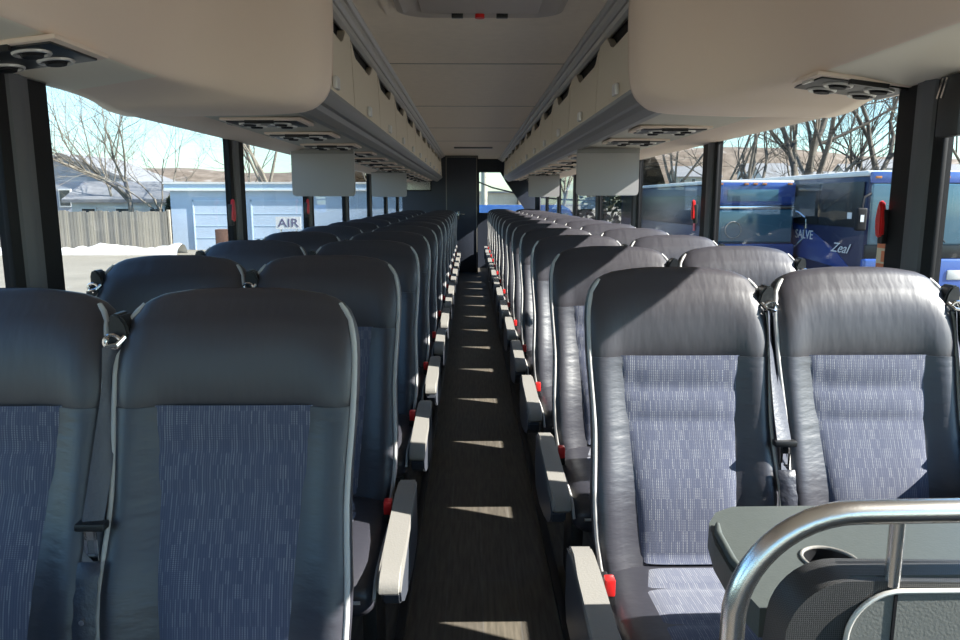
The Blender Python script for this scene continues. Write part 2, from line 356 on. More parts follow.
# ------------------------------------------------------------------ luggage bins
for s, side, seams in ((-1, 'left', [2.57, 3.15, 4.03]), (1, 'right', [2.53, 3.33, 4.25])):
    while seams[-1] + .9 < 12.3: seams.append(seams[-1] + .87)
    seams[-1] = 12.38
    proto = None
    for i, (y0, y1) in enumerate(zip(seams, seams[1:])):
        L = y1 - y0 - .006
        r = empty('luggage_bin', (s * .52, y0 + .003, 1.77), label='beige overhead luggage bin door on the %s rack, %s from the front' % (side, ORD[i]), cat='luggage bin', group='overhead luggage bin doors')
        a = .60 * L
        poly = [(0, -.128), (L, -.128), (L, .165), (L * .80, .165), (L * .76, .155), (a + .02, .105), (a - .03, .088), (a - .06, .085), (.07, .085), (.04, .095), (.015, .14), (0, .165)]
        b = bmesh.new(); n = 0
        vs_ = [(-.006 if z < 0 else .0) for _, z in poly]
        A = [b.verts.new((s * (.0 + (.02 * ((z + .02) / .15) ** 2 * (.5 if z > 0 else .25))), y, z)) for y, z in poly]
        B = [b.verts.new((s * (.03 + (.02 * ((z + .02) / .15) ** 2 * (.5 if z > 0 else .25))), y, z)) for y, z in poly]
        b.faces.new(A); b.faces.new(B[::-1])
        for k in range(len(poly)): b.faces.new((A[k], A[(k + 1) % len(poly)], B[(k + 1) % len(poly)], B[k]))
        bmesh.ops.bevel(b, geom=[e for e in b.edges if abs(e.verts[0].co.x) < .018 and abs(e.verts[1].co.x) < .018], offset=.004, segments=2, affect='EDGES')
        obj('door', b, 'door_beige', r)
        yl = (L * .45) if i else L * (.2 if s < 0 else .38)
        b = bmesh.new(); bx(b, *sorted((s * -.014, s * .003)), yl - .032, yl + .032, -.125 + .012, -.125 + .056, bev=.006)
        lt = obj('latch', b, 'latch_silver', r)
        b = bmesh.new(); cyl(b, (s * -.003, yl + .05, -.09), .006, .01, 'x', 10)
        obj('lock_button', b, 'black_plastic', r)

# ------------------------------------------------------------------ overhead service panels (air vents and reading lights)
def service(side, s, i, x, y, z, near=False):
    lab = 'dark overhead air vent and reading light panel, %s on the %s side' % (ORD[i], side)
    if near: lab = 'large air vent panel above the near %s window pillar' % side
    r = empty('vent_panel', (s * x, y, z), label=lab, cat='vent panel', group='overhead vent and light panels')
    obj('surround', box(-.155, .155, -.115, .115, -.008, .004, bev=.004), 'shell_beige', r)
    obj('plate', box(-.135, .135, -.10, .10, -.013, -.004, bev=.004), 'black_plastic', r)
    for u, v in ((-.06, -.045), (.06, -.045), (-.06, .05), (.06, .05)):
        b = bmesh.new(); ring(b, (u, v, -.014), .036, .005, n=20, m=6)
        nz = obj('nozzle', b, 'aluminium', r)
        b = bmesh.new(); cyl(b, (u, v, -.016), .022, .014, 'z', 14, r2=.028)
        obj('nozzle_core', b, 'trim_black', nz)
    obj('lamp_lens', box(-.145, -.138, -.06, .0, -.016, -.006), 'lens', r)
    obj('label_strip', box(-.06, .05, -.114, -.102, -.02, -.006), 'black_plastic', r)
    return r
service('left', -1, 0, 1.075, 1.74, 1.597, True).rotation_euler = (0, R(-7), 0)
service('right', 1, 0, 1.075, 2.17, 1.597, True).rotation_euler = (0, R(7), 0)
for s, side, y0, x, st in ((-1, 'left', 2.93, .83, .60), (1, 'right', 3.22, .83, .66)):
    i = 0; y = y0
    while y < 12.0:
        service(side, s, i, x, y, 1.571)
        y += .70 if i else st; i += 1

# ------------------------------------------------------------------ roof hatch
r = empty('roof_hatch', (0, 2.55, 1.985), label='rounded escape hatch in the ceiling at the top edge of the view', cat='roof hatch')
def rrect(hx, hy, rad, n=8):
    out = []
    for cx, cy, a0 in ((hx - rad, hy - rad, 0), (-hx + rad, hy - rad, 90), (-hx + rad, -hy + rad, 180), (hx - rad, -hy + rad, 270)):
        for k in range(n + 1):
            a = R(a0 + 90 * k / n); out.append((cx + rad * math.cos(a), cy + rad * math.sin(a)))
    return out
b = bmesh.new(); loft(b, [[(x, y, z) for x, y in rrect(hx, hy, rd)] for hx, hy, rd, z in ((.365, .445, .02, .006), (.365, .445, .02, -.006), (.350, .43, .02, -.008), (.335, .415, .10, -.004))])
obj('frame', b, 'ceiling', r)
b = bmesh.new(); loft(b, [[(x, y, z) for x, y in rrect(hx, hy, rd)] for hx, hy, rd, z in ((.315, .395, .1, -.004), (.31, .39, .1, -.022), (.285, .365, .09, -.030), (.26, .34, .08, -.018))])
obj('cover', b, 'hatch', r)
obj('inner_panel', box(-.22, .22, -.28, .30, -.032, -.016, bev=.01), 'hatch', r)
for x in (-.085, .085): obj('latch', box(x - .022, x + .022, .325, .345, -.038, -.02, bev=.003), 'black_plastic', r)
b = bmesh.new(); cyl(b, (0, .315, -.036), .018, .014, 'z', 16); obj('release_knob', b, 'red', r)

# ------------------------------------------------------------------ flip-down monitors
for s, side, y, xx, zt, i in ((-1, 'left', 4.42, .92, 1.548, 0), (-1, 'left', 7.9, .915, 1.555, 1), (1, 'right', 4.42, .79, 1.552, 0), (1, 'right', 8.9, .855, 1.555, 1)):
    r = empty('flip_down_monitor', (s * xx, y, zt), label='grey flip-down monitor hanging from the %s rack, %s' % (side, 'the nearer one' if i == 0 else 'the farther one'), cat='monitor', group='flip-down monitors')
    b = bmesh.new(); hw, hh = .188, .262
    poly = [(-hw, 0), (hw, 0), (hw, -hh + .02), (hw - .006, -hh + .006), (hw - .02, -hh), (-hw + .02, -hh), (-hw + .006, -hh + .006), (-hw, -hh + .02)]
    prism(b, poly, 'y', -.012, .016); bmesh.ops.bevel(b, geom=b.edges[:], offset=.003, segments=2, affect='EDGES')
    obj('housing', b, 'screen_grey', r)
    obj('hinge_bar', box(-hw, hw, -.02, .02, -.012, .018, bev=.004), 'rail_grey', r)
    obj('screen', box(-.17, .17, .0165, .0185, -.235, -.03), 'dark_glass', r)

# ------------------------------------------------------------------ rear bulkhead with toilet door, rear wall and window
b = bmesh.new()
bx(b, -1.2, -.445, YB, YB + .04, 0, 1.99); bx(b, .058, .085, YB, YB + .04, 0, 1.99); bx(b, -.445, .06, YB + .002, YB + .04, 1.965, 1.99); bx(b, .06, .085, YB, YR, 0, 1.99)
obj('wall_rear', b, 'bulkhead', kind='structure')
r = empty('door_1', (-.19, YB, 0), kind='structure')
obj('door_panel', box(-.25, .245, -.006, .03, .02, 1.96, bev=.004), 'bulkhead', r, kind='structure')
b = bmesh.new(); bx(b, .247, .262, -.014, .01, 0, 1.975, bev=.003); bx(b, -.268, -.253, -.012, .01, 0, 1.975, bev=.003); bx(b, -.25, .247, -.012, .01, 1.962, 1.975)
obj('door_frame', b, 'rail_grey', r, kind='structure')
b = bmesh.new(); bx(b, -.082, -.042, -.014, -.006, .93, 1.06, bev=.005); tube(b, [(-.062, -.012, 1.02), (-.062, -.045, 1.02), (-.03, -.05, 1.02), (.05, -.05, 1.015)], .009, 8)
obj('door_handle', b, 'chrome', r, kind='structure')
b = bmesh.new(); bx(b, -1.19, -.70, YB - .012, YB - .001, 1.40, 1.68, bev=.003)
r = obj('wall_mirror', b, 'trim_black', label='small dark-framed mirror high on the rear bulkhead beside the door', cat='mirror')
obj('mirror_glass', box(-1.17, -.72, YB - .016, YB - .0121, 1.42, 1.66), 'chrome', r)
# rear wall around the sloping-cornered window
b = bmesh.new(); bx(b, -1.2, 1.2, YR, YR + .05, 0, 1.02); bx(b, -1.2, 1.2, YR, YR + .05, 1.75, 2.05); bx(b, -1.2, .12, YR, YR + .05, 1.02, 1.75)
prism(b, [(.50, 1.76), (1.2, 1.76), (1.2, 1.0), (1.02, 1.0), (.62, 1.56)], 'y', YR, YR + .05)
obj('wall_back', b, 'bulkhead', kind='structure')
obj('window_%d' % nwin, box(.10, 1.05, YR + .02, YR + .026, 1.0, 1.76), 'glass', kind='structure'); nwin += 1
b = bmesh.new(); prev = None
pts = []
for k in range(25):
    t = k / 24; pts.append((1.14 + .02 * math.sin(t * 26), 12.45 + .75 * t))
for z0, z1 in ((.9, 1.55),):
    A = [b.verts.new((x, y, z0)) for x, y in pts]; B = [b.verts.new((x, y, z1)) for x, y in pts]
    for k in range(24): b.faces.new((A[k], A[k + 1], B[k + 1], B[k]))
o = obj('curtain', b, 'curtain', label='dark pleated curtain at the rearmost right side window', cat='curtain', ang=80)
o.modifiers.new('t', 'SOLIDIFY').thickness = .004

# ------------------------------------------------------------------ coach seats
def fr(z): return .33 * (z - .42) - .012 * math.exp(-((z - .58) / .10) ** 2) - .006 * math.exp(-((z - .97) / .06) ** 2)
BW = [(.36, .200), (.42, .214), (.50, .224), (.58, .226), (.66, .221), (.73, .218), (.80, .221), (.86, .225), (.90, .227)]
def lin(tab, z):
    if z <= tab[0][0]: return tab[0][1]
    for (a, u), (c, v) in zip(tab, tab[1:]):
        if z <= c: return u + (v - u) * (z - a) / (c - a)
    return tab[-1][1]
EX, EY = 8.0, 2.6
def rec(x, z):
    q = min(1, max(0, (abs(x) - .112) / .092)); q = q * q * (3 - 2 * q)
    zz = min(1, max(0, (z - .38) / .06)) * min(1, max(0, (.93 - z) / .10))
    return (1 - q) * (.004 + .010 * min(1, max(0, (1.02 - z) / .06)) + .020 * zz)
def spow(v, p): return math.copysign(abs(v) ** p, v)
def sect(w_, d, yc, zf, n=64):
    out = []
    for k in range(n):
        a = 2 * math.pi * (k + .5) / n; x = w_ * spow(math.cos(a), 2 / EX); y = yc + d * spow(math.sin(a), 2 / EY)
        if math.sin(a) < 0: y += rec(x, zf(0)) * min(1, d / .04)
        out.append((x, y, zf(x)))
    return out
def yfront(x, z, w_, d):
    q = min(abs(x) / w_, .999) ** EX
    return fr(z) + d - d * (1 - q) ** (1 / EY) + rec(x, z)
D = .046
def back_bm():
    b = bmesh.new(); rs = []
    for z in [.36, .365, .40, .44, .48, .53, .58, .62, .66, .70, .74, .78, .82, .86, .89]:
        w_ = lin(BW, z); d = D if z > .362 else D * .8
        rs.append(sect(w_, d, fr(z) + d, lambda x, z=z: z))
    return loft(b, rs)
def head_bm():
    b = bmesh.new(); rs = []
    for z, w_, d, ar in ((.886, .218, .042, 0), (.884, .2235, .0465, 0), (.889, .2262, .0482, 0), (.91, .2272, .0492, .0), (.95, .2275, .051, .2), (.985, .227, .052, .4), (1.015, .2245, .052, .6), (1.04, .220, .050, .8), (1.058, .214, .046, .9), (1.073, .205, .040, 1), (1.085, .194, .032, 1), (1.093, .178, .022, 1), (1.099, .155, .012, 1), (1.101, .11, .006, 1)):
        def zf(x, z=z, ar=ar): return z - ar * .024 * (x / .23) ** 2 - (.014 * (1 - (x / .23) ** 2) if z < .9 else 0)
        rs.append([(x, y, zz) for x, y, zz in sect(w_, d, fr(min(z, 1.06)) + D + .003 + (.012 if z > 1.06 else 0), zf)])
    return loft(b, rs)
IW = [(.40, .100), (.44, .118), (.52, .124), (.65, .133), (.80, .144), (.90, .151)]
def insert_bm():
    b = bmesh.new(); seams_ = (.435, .745, .815, .89); nz, nx = 46, 20; rows = []
    for i in range(nz + 1):
        z = .425 + (.893 - .425) * i / nz; row = []
        w_ = lin(IW, z)
        for s0, s1 in zip((.40,) + seams_, seams_ + (.96,)):
            if s0 <= z <= s1: t = (z - s0) / (s1 - s0); break
        L = s1 - s0; puff = .011 * min(1, (math.sin(math.pi * t)) ** .33 if 0 < t < 1 else 0)
        for k in range(nx + 1):
            u = -1 + 2 * k / nx; x = u * w_
            e = (1 - abs(u) ** 5)
            y = yfront(x, z, lin(BW, z), D) - .001 - puff * e + (.006 if abs(u) == 1 else 0)
            row.append(b.verts.new((x, y, z)))
        rows.append(row)
    for a, c in zip(rows, rows[1:]):
        for k in range(nx): b.faces.new((a[k], a[k + 1], c[k + 1], c[k]))
    return b
def pipe_bm(s):
    b = bmesh.new()
    if True:
        pts = []
        for z in [.37, .42, .48, .54, .60, .66, .72, .78, .84, .88]:
            w_ = lin(BW, z); x = w_ * .975; pts.append((s * x, yfront(x, z, w_, D) - .003, z))
        for z, w_ in ((.91, .2272), (.95, .2275), (.985, .227), (1.015, .2245), (1.04, .220), (1.058, .214), (1.072, .204), (1.082, .192)):
            x = w_ * .975; a = .024 * (x / .23) ** 2 * min(1, max(0, (z - .91) / .15))
            pts.append((s * x, yfront(x, z, w_, .050) - .003 + (z - 1.04) * (.45 if z > 1.04 else 0), z - a + .003))
        tube(b, pts, .0056, 8)
    return b
def cushion_bm():
    b = bmesh.new(); rs = []
    # sections along y, each a rounded rectangle in x-z
    for y, z1, w_, h in ((-.49, .385, .19, .03), (-.487, .395, .205, .06), (-.475, .412, .215, .09), (-.45, .428, .222, .115), (-.40, .437, .225, .105), (-.30, .438, .225, .105), (-.20, .432, .225, .105), (-.10, .425, .222, .10), (0, .420, .218, .10), (.04, .418, .205, .10)):
        zc = z1 - h / 2; r_ = []
        for k in range(40):
            a = 2 * math.pi * (k + .5) / 40
            r_.append((w_ * spow(math.cos(a), 2 / 6), y, zc + h / 2 * spow(math.sin(a), 2 / 3.2)))
        rs.append(r_)
    return loft(b, [[(x, y * .93, z) for x, y, z in q_] for q_ in rs])
def cush_top(y):
    y = y / .93
    return lin([(-.49, .385), (-.487, .395), (-.475, .412), (-.45, .428), (-.40, .437), (-.30, .438), (-.20, .432), (-.10, .425), (0, .420), (.04, .418)], y)
def cinsert_bm():
    b = bmesh.new(); rows = []
    for i in range(31):
        y = -.452 + (.005 + .452) * i / 30; row = []
        t = min(1, abs(y + .24) / .006) if abs(y + .24) < .006 else 1
        t *= 1 if abs(y + .085) > .006 else .2
        for k in range(17):
            u = -1 + k / 8; x = u * (.140 - .03 * max(0, (y + .1) / .1)); e = 1 - abs(u) ** 8
            row.append(b.verts.new((x, y, cush_top(y) - .003 + .007 * e * (.3 + .7 * t) - .004 * (abs(x) / .2) ** 3)))
        rows.append(row)
    for a, c in zip(rows, rows[1:]):
        for k in range(16): b.faces.new((a[k], a[k + 1], c[k + 1], c[k]))
    return b
def cpipe_bm(s):
    b = bmesh.new()
    if s:
        tube(b, [(s * lin([(-.49, .196), (-.475, .212), (-.45, .22), (0, .22)], y), y, cush_top(y) - .022) for y in (-.453, -.445, -.42, -.38, -.32, -.25, -.17, -.09, -.01)], .0042, 8)
    else: tube(b, [(x, -.458, .372) for x in (-.19, -.1, 0, .1, .19)], .0042, 8)
    return b
def arm_bm():
    b = bmesh.new()   # long pad, sloping slightly to the front, in the y-z plane
    poly = [(.02, .452), (.02, .475), (-.03, .482), (-.12, .476), (-.30, .462), (-.43, .452), (-.460, .448), (-.478, .440), (-.489, .428), (-.490, .416), (-.478, .407), (-.46, .41), (-.43, .418), (-.30, .430)]
    prism(b, poly, 'x', -.026, .026); bmesh.ops.bevel(b, geom=[e for e in b.edges if abs(e.verts[0].co.x - e.verts[1].co.x) < .01], offset=.0045, segments=3, affect='EDGES', clamp_overlap=True); return b
def arm_side_bm():
    b = bmesh.new(); poly = [(.06, .47), (-.03, .476), (-.13, .470), (-.30, .455), (-.42, .42), (-.44, .40), (-.43, .37), (-.36, .335), (-.25, .30), (-.10, .28), (.04, .28), (.07, .32)]
    prism(b, poly, 'x', -.024, .020); bmesh.ops.bevel(b, geom=b.edges[:], offset=.005, segments=2, affect='EDGES'); return b
MESH = dict(back=back_bm, head=head_bm, ins=insert_bm, pipe=pipe_bm, cush=cushion_bm, cins=cinsert_bm, cpipe=cpipe_bm)
def make_seat(side, aisle):
    """side: sign of the aisle side of the seat in x; the belt hangs on the other side."""
    a = side
    r = empty('coach_seat')
    hb = obj('backrest', back_bm(), 'leather_side', r)
    h = obj('headrest', head_bm(), 'leather', r)
    for p in h.data.polygons: p.use_smooth = True
    obj('back_cushion', insert_bm(), 'fabric', r, ang=80, label='blue-grey ribbed fabric panel')
    for q_ in (-1, 1): obj('piping', pipe_bm(q_), 'piping', r, ang=80, label='light grey piping')
    c = obj('seat_cushion', cushion_bm(), 'leather_side', r)
    obj('fabric_panel', cinsert_bm(), 'fabric', c, ang=80)
    for q_ in (-1, 0, 1): obj('seat_piping', cpipe_bm(q_), 'piping', c)
    # shell at the back
    b = bmesh.new(); rs = []
    for z, w_, d in ((.38, .19, .012), (.42, .205, .014), (.6, .213, .015), (.8, .214, .016), (.95, .214, .018), (1.03, .20, .016), (1.06, .17, .012)):
        rs.append(sect(w_, d, fr(z) + 2 * D - .002, lambda x, z=z: z))
    obj('back_shell', loft(b, rs), 'shell', r)
    # base
    b = bmesh.new(); bx(b, -.20, .20, -.36, .06, .305, .33, bev=.01); bx(b, -.19, -.15, -.20, -.02, .0, .31, bev=.008) if a < 0 or not aisle else None
    bx(b, .15, .19, -.20, -.02, .0, .31, bev=.008) if a > 0 or not aisle else None
    bx(b, -.02, .02, -.16, -.1, .0, .31, bev=.008)
    obj('base_frame', b, 'black_plastic', r)
    if aisle:
        p = obj('armrest', arm_bm(), 'arm_pad', r, loc=(a * .258, 0, -.004))
        obj('armrest_side', arm_side_bm(), 'arm_side', p, loc=(a * .002, 0, -.012))
    # buckle on the aisle side
    bk = obj('buckle', box(a * .216 - .011, a * .216 + .011, -.135, -.108, .434, .472, bev=.004), 'red', r, label='red seat belt buckle')
    obj('buckle_stalk', box(a * .216 - .012, a * .216 + .012, -.133, -.03, .395, .437, bev=.004), 'black_plastic', bk)
    # belt: shoulder cover, guide, webbing, tongue, sleeve
    e = -a
    b = bmesh.new(); poly = [(.0, -.075), (.0, -.02), (.010, .012), (.028, .030), (.050, .032), (.062, .018), (.062, -.075)]
    prism(b, [(e * (.196 + u * .66), 1.028 + v) for u, v in poly], 'y', .205, .250)
    bmesh.ops.bevel(b, geom=b.edges[:], offset=.004, segments=2, affect='EDGES')
    gd = obj('shoulder_anchor', b, 'black_plastic', r)
    b = bmesh.new(); ring(b, (e * .226, .196, 1.008), .013, .0035, 'y', 14, 6, 1.2); tube(b, [(e * .206, .204, 1.016), (e * .214, .188, 1.004), (e * .232, .188, 1.000), (e * .238, .204, 1.012)], .0045, 6)
    obj('belt_guide', b, 'chrome', gd)
    b = bmesh.new()
    def strap(pts, hw, th):
        rs_ = []
        for (x, y, z), tw in pts:
            c_, s_ = math.cos(tw) * hw, math.sin(tw) * hw
            rs_.append([(x - c_, y - s_ - th, z), (x + c_, y + s_ - th, z), (x + c_, y + s_ + th, z), (x - c_, y - s_ + th, z)])
        loft(b, rs_)
    def yb(z): return fr(z) + .022
    strap([((e * .226, .196, 1.0), .8), ((e * .228, yb(.93), .93), .9), ((e * .229, yb(.85) - .01, .85), .6), ((e * .231, yb(.76) - .02, .76), .3), ((e * .232, yb(.70) - .028, .70), .15)], .018, .0012)
    strap([((e * .232, .206, 1.0), 1.3), ((e * .238, yb(.85) + .006, .85), 1.4), ((e * .236, yb(.72) - .006, .72), 1.0), ((e * .234, yb(.60) - .012, .60), .4)], .016, .0012)
    wb = obj('belt_webbing', b, 'webbing', r, ang=80)
    b = bmesh.new(); bx(b, e * .232 - .026, e * .232 + .026, yb(.70) - .042, yb(.70) - .018, .692, .706, bev=.004)
    tg = obj('tongue', b, 'black_plastic', r)
    b = bmesh.new(); y_ = yb(.69) - .034
    for q in ((-.011, -.006, .0), (.006, .011, 0)): bx(b, e * .232 + q[0], e * .232 + q[1], y_ - .0012, y_ + .0012, .645, .694)
    bx(b, e * .232 - .011, e * .232 + .011, y_ - .0012, y_ + .0012, .636, .650); bx(b, e * .232 - .011, e * .232 + .011, y_ - .0012, y_ + .0012, .676, .694)
    obj('latch_plate', b, 'chrome', tg)
    b = bmesh.new(); rs_ = []
    for k in range(15):
        z = .640 - .200 * k / 14; yy = yb(z) - .026 + .0016 * math.sin(k * 2.6); hw = .020 + .0012 * math.sin(k * 1.9)
        th = .0045 if 0 < k < 14 else .002
        rs_.append([(e * .231 - hw, yy, z), (e * .231 - hw * .5, yy - th, z), (e * .231 + hw * .5, yy - th, z), (e * .231 + hw, yy, z), (e * .231 + hw * .5, yy + th, z), (e * .231 - hw * .5, yy + th, z)])
    loft(b, rs_)
    sl = obj('belt_sleeve', b, 'sleeve', r, ang=80)
    b = bmesh.new(); cyl(b, (e * .231, yb(.55) - .033, .55), .005, .004, 'y', 12)
    obj('snap_button', b, 'steel', sl)
    return r
protos = {(s, ai): make_seat(s, ai) for s in (-1, 1) for ai in (True, False)}
used = set()
def place_seat(s, ai, x, y, lab, grp):
    k = (s, ai)
    o = protos[k] if k not in used else copy_tree(protos[k])
    used.add(k); o.location = (x, y, 0); tag(o, lab, 'seat', grp); return o
PITCH = .83
for side, sgn, y0, rows in (('left', -1, 1.125, 13), ('right', 1, 1.545, 14)):
    for i in range(rows):
        y = y0 + PITCH * i
        for ai, x in ((True, .476), (False, .939)):
            if ai: lab = 'dark leather coach seat with fabric back, %s row on the %s, beside the aisle' % (ORD[i], side)
            else: lab = 'dark leather coach seat with fabric back, %s row on the %s, beside the window' % (ORD[i], side)
            place_seat(-sgn, ai, sgn * x, y, lab, '%s seats in the %s bank' % ('aisle' if ai else 'window', side))

# ------------------------------------------------------------------ guard panel, rail and folding table at the near right
def arc_pts(cx, cz, r_, a0, a1, n, y): return [(cx + r_ * math.cos(R(a0 + (a1 - a0) * k / n)), y, cz + r_ * math.sin(R(a0 + (a1 - a0) * k / n))) for k in range(n + 1)]
r = empty('guard_rail', (0, .85, 0), label='brushed steel tube rail with a rounded corner in front of the table', cat='rail')
b = bmesh.new(); pts = [(.30, 0, 0), (.30, 0, .35), (.302, 0, .68)] + arc_pts(.452, .73, .15, 180, 90, 12, 0)[1:] + [(.60, 0, .882), (.80, 0, .882), (1.19, 0, .882)]
tube(b, pts, .0155, 20); obj('rail_tube', b, 'steel', r)
b = bmesh.new(); cyl(b, (.508, .005, .828), .0095, .10, 'z', 14); obj('post', b, 'steel', r)
b = bmesh.new(); cyl(b, (.30, 0, .006), .035, .012, 'z', 20); obj('foot_flange', b, 'steel', r)
r = empty('modesty_screen', (0, .85, 0), label='black textured guard panel with grey inset below the steel rail', cat='guard screen')
def panel_poly(x0, x1, z0, z1, rad):
    return [(x0 - .045, z0), (x0 - .018, z0 + (z1 - z0) * .55), (x0, z1 - rad)] + [(x0 + rad - rad * math.cos(R(90 * k / 10)), z1 - rad + rad * math.sin(R(90 * k / 10))) for k in range(1, 11)] + [(x1, z1 + .002), (x1, z0)]
b = bmesh.new(); prism(b, panel_poly(.372, 1.185, .12, .786, .085), 'y', .0, .06)
bmesh.ops.bevel(b, geom=[e for e in b.edges if abs(e.verts[0].co.y - e.verts[1].co.y) < .001], offset=.014, segments=4, affect='EDGES')
mat('carbon', (0.035, 0.036, 0.038), 0.42)
def carbon():
    m = M['carbon']; n = m.node_tree.nodes; l = m.node_tree.links; bs = n['Principled BSDF']
    tc = n.new('ShaderNodeTexCoord'); ck = n.new('ShaderNodeTexChecker'); ck.inputs['Scale'].default_value = 520; mp = n.new('ShaderNodeMapping'); mp.inputs['Rotation'].default_value = (0, R(45), 0)
    l.new(tc.outputs['Object'], mp.inputs[0]); l.new(mp.outputs[0], ck.inputs['Vector']); ck.inputs[1].default_value = (.06, .06, .062, 1); ck.inputs[2].default_value = (.01, .01, .011, 1)
    l.new(ck.outputs[0], bs.inputs['Base Color'])
    bp = n.new('ShaderNodeBump'); bp.inputs['Strength'].default_value = .5; bp.inputs['Distance'].default_value = .001; l.new(ck.outputs[1], bp.inputs['Height']); l.new(bp.outputs[0], bs.inputs['Normal'])
carbon()
obj('panel_body', b, 'carbon', r)
b = bmesh.new(); prism(b, panel_poly(.452, 1.185, .14, .772, .065), 'y', -.004, .01); bmesh.ops.bevel(b, geom=b.edges[:], offset=.003, segments=2, affect='EDGES')
obj('inset', b, 'panel_grey', r)
b = bmesh.new(); pp = panel_poly(.450, 1.185, .14, .774, .067)[:-1]; tube(b, [(x, -.004, z) for x, z in pp], .0035, 8)
obj('piping', b, 'aluminium', r)
obj('seam_strip', box(.507, .511, -.006, -.002, .14, .77), 'trim_black', r)
r = empty('folding_table', (0, 0, .70), label='grey plastic table with cup holder behind the steel rail', cat='table')
def tab_poly(ins=0):
    P_ = [(.372 + ins, .93 + ins), (.365 + ins, .99), (.372 + ins, 1.12), (.388 + ins, 1.20), (.415 + ins, 1.245 - ins * .5), (.455 + ins, 1.27 - ins), (1.16 - ins, 1.28 - ins), (1.17 - ins, 1.265 - ins), (1.17 - ins, .96 + ins), (1.15 - ins, .93 + ins)]
    return P_
HOLES = [(.538, 1.065)]
b = bmesh.new()
cx, cy = HOLES[0]
poly = [Vector((x, y, 0)) for x, y in tab_poly(0)]
vo = [b.verts.new(p) for p in poly]; eo = [b.edges.new((vo[i], vo[(i + 1) % len(vo)])) for i in range(len(vo))]
vh = [b.verts.new((cx + .041 * math.cos(2 * math.pi * k / 28), cy + .041 * math.sin(2 * math.pi * k / 28), 0)) for k in range(28)]
eh = [b.edges.new((vh[i], vh[(i + 1) % 28])) for i in range(28)]
bmesh.ops.triangle_fill(b, edges=eo + eh, use_beauty=True)
ext = bmesh.ops.extrude_face_region(b, geom=b.faces[:])
for v in [g for g in ext['geom'] if isinstance(g, bmesh.types.BMVert)]: v.co.z -= .045
obj('table_top', b, 'table_grey', r, ang=30)
b = bmesh.new(); ring(b, (cx, cy, .001), .042, .003, n=28, m=8); hd = obj('cup_holder', b, 'arm_pad', r)
b = bmesh.new(); loft(b, [[(cx + q * math.cos(2 * math.pi * k / 28), cy + q * math.sin(2 * math.pi * k / 28), z) for k in range(28)] for q, z in ((.0405, 0), (.038, -.06), (.036, -.062))], cap=False)
b.faces.new([v for v in b.verts][-28:]); obj('cup', b, 'black_plastic', hd, ang=80)
b = bmesh.new(); tube(b, [(.384, .99, .003), (.380, 1.06, .003), (.388, 1.15, .003), (.400, 1.19, .003)], [.004, .007, .007, .004], 8)
obj('raised_lip', b, 'table_grey', r, ang=80); b = bmesh.new()
tube(b, [(.66, 1.02, .002), (.90, 1.03, .002), (1.14, 1.03, .002)], .005, 8); obj('raised_lip', b, 'table_grey', r, ang=80)
b = bmesh.new(); bx(b, .62, .66, .905, .98, -.12, -.04, bev=.006); bx(b, 1.02, 1.06, .905, .98, -.12, -.04, bev=.006); obj('bracket', b, 'black_plastic', r)

# ------------------------------------------------------------------ emergency handles, sticker, black box on the right pillar
def handle(s, y, z, side, i):
    r = empty('emergency_handle', (s * 1.17, y, z), label='red emergency window handle on the %s side, %s from the front' % (side, ORD[i]), cat='handle', group='red window release handles')
    b = bmesh.new(); poly = [(y_ * .55, z_ * .86) for y_, z_ in [(-.024, -.055), (.020, -.062), (.026, -.03), (.030, .0), (.026, .04), (.012, .066), (-.006, .06), (-.020, .035)]]
    prism(b, poly, 'x', -.008, .008); bmesh.ops.bevel(b, geom=b.edges[:], offset=.004, segments=2, affect='EDGES')
    obj('grip', b, 'red', r)
    b = bmesh.new(); bx(b, *sorted((0, s * .022)), -.012, .012, -.07, .03, bev=.003); obj('mount', b, 'black_plastic', r)
handle(1, 2.12, 1.21, 'right', 0); handle(-1, 3.49, 1.215, 'left', 0); handle(-1, 5.09, 1.215, 'left', 1); handle(1, 3.93, 1.21, 'right', 1)
r = empty('instruction_sticker', (1.195, 2.14, 1.103), label='cream and orange instruction sticker below the red handle by right pillar', cat='sticker')
obj('backing', box(.0, .003, -.032, .032, -.045, .045), 'sticker_cream', r)
b = bmesh.new(); bx(b, -.002, .0, -.028, .028, .022, .040); bx(b, -.002, .0, -.028, .028, -.041, -.024); bx(b, -.002, 0, -.012, .004, -.018, .014)
obj('printed_marks', b, 'sticker_orange', r, smooth=False)
r = empty('blind_housing', (1.17, 1.85, 1.50), label='black box with chrome clips at the top of the right window pillar', cat='blind')
obj('case', box(-.012, .02, -.045, .04, -.075, .075, bev=.004), 'black_plastic', r)
for k in range(2): obj('clip', box(-.018, -.010, .01 + k * .016, .016 + k * .016, .02, .07, rot=Matrix.Rotation(R(20), 4, 'X')), 'chrome', r)

# ================================================================== outside
G = -1.35
# ground and hills
b = bmesh.new(); bx(b, -200, 200, -60, 400, G - .2, G); obj('ground', b, 'ground', kind='structure')
random.seed(5)
def hill(x0, x1, y, h, seed, m, nm):
    rnd = random.Random(seed); b = bmesh.new(); n, k = 60, 10; rows = []
    ph = [rnd.uniform(0, 6.28) for _ in range(4)]
    for j in range(k + 1):
        row = []
        for i in range(n + 1):
            t = i / n; x = x0 + (x1 - x0) * t
            hh = h * (.82 + .10 * math.sin(t * 5 + ph[0]) + .05 * math.sin(t * 13 + ph[1]) + .02 * math.sin(t * 37 + ph[2])) + rnd.uniform(-.3, .3)
            prof = math.sin(math.pi * j / k) ** .8
            row.append(b.verts.new((x, y + (j - k / 2) * 9, G - .1 + hh * prof)))
        rows.append(row)
    for a, c in zip(rows, rows[1:]):
        for i in range(n): b.faces.new((a[i], a[i + 1], c[i + 1], c[i]))
    obj(nm, b, m, kind='structure')
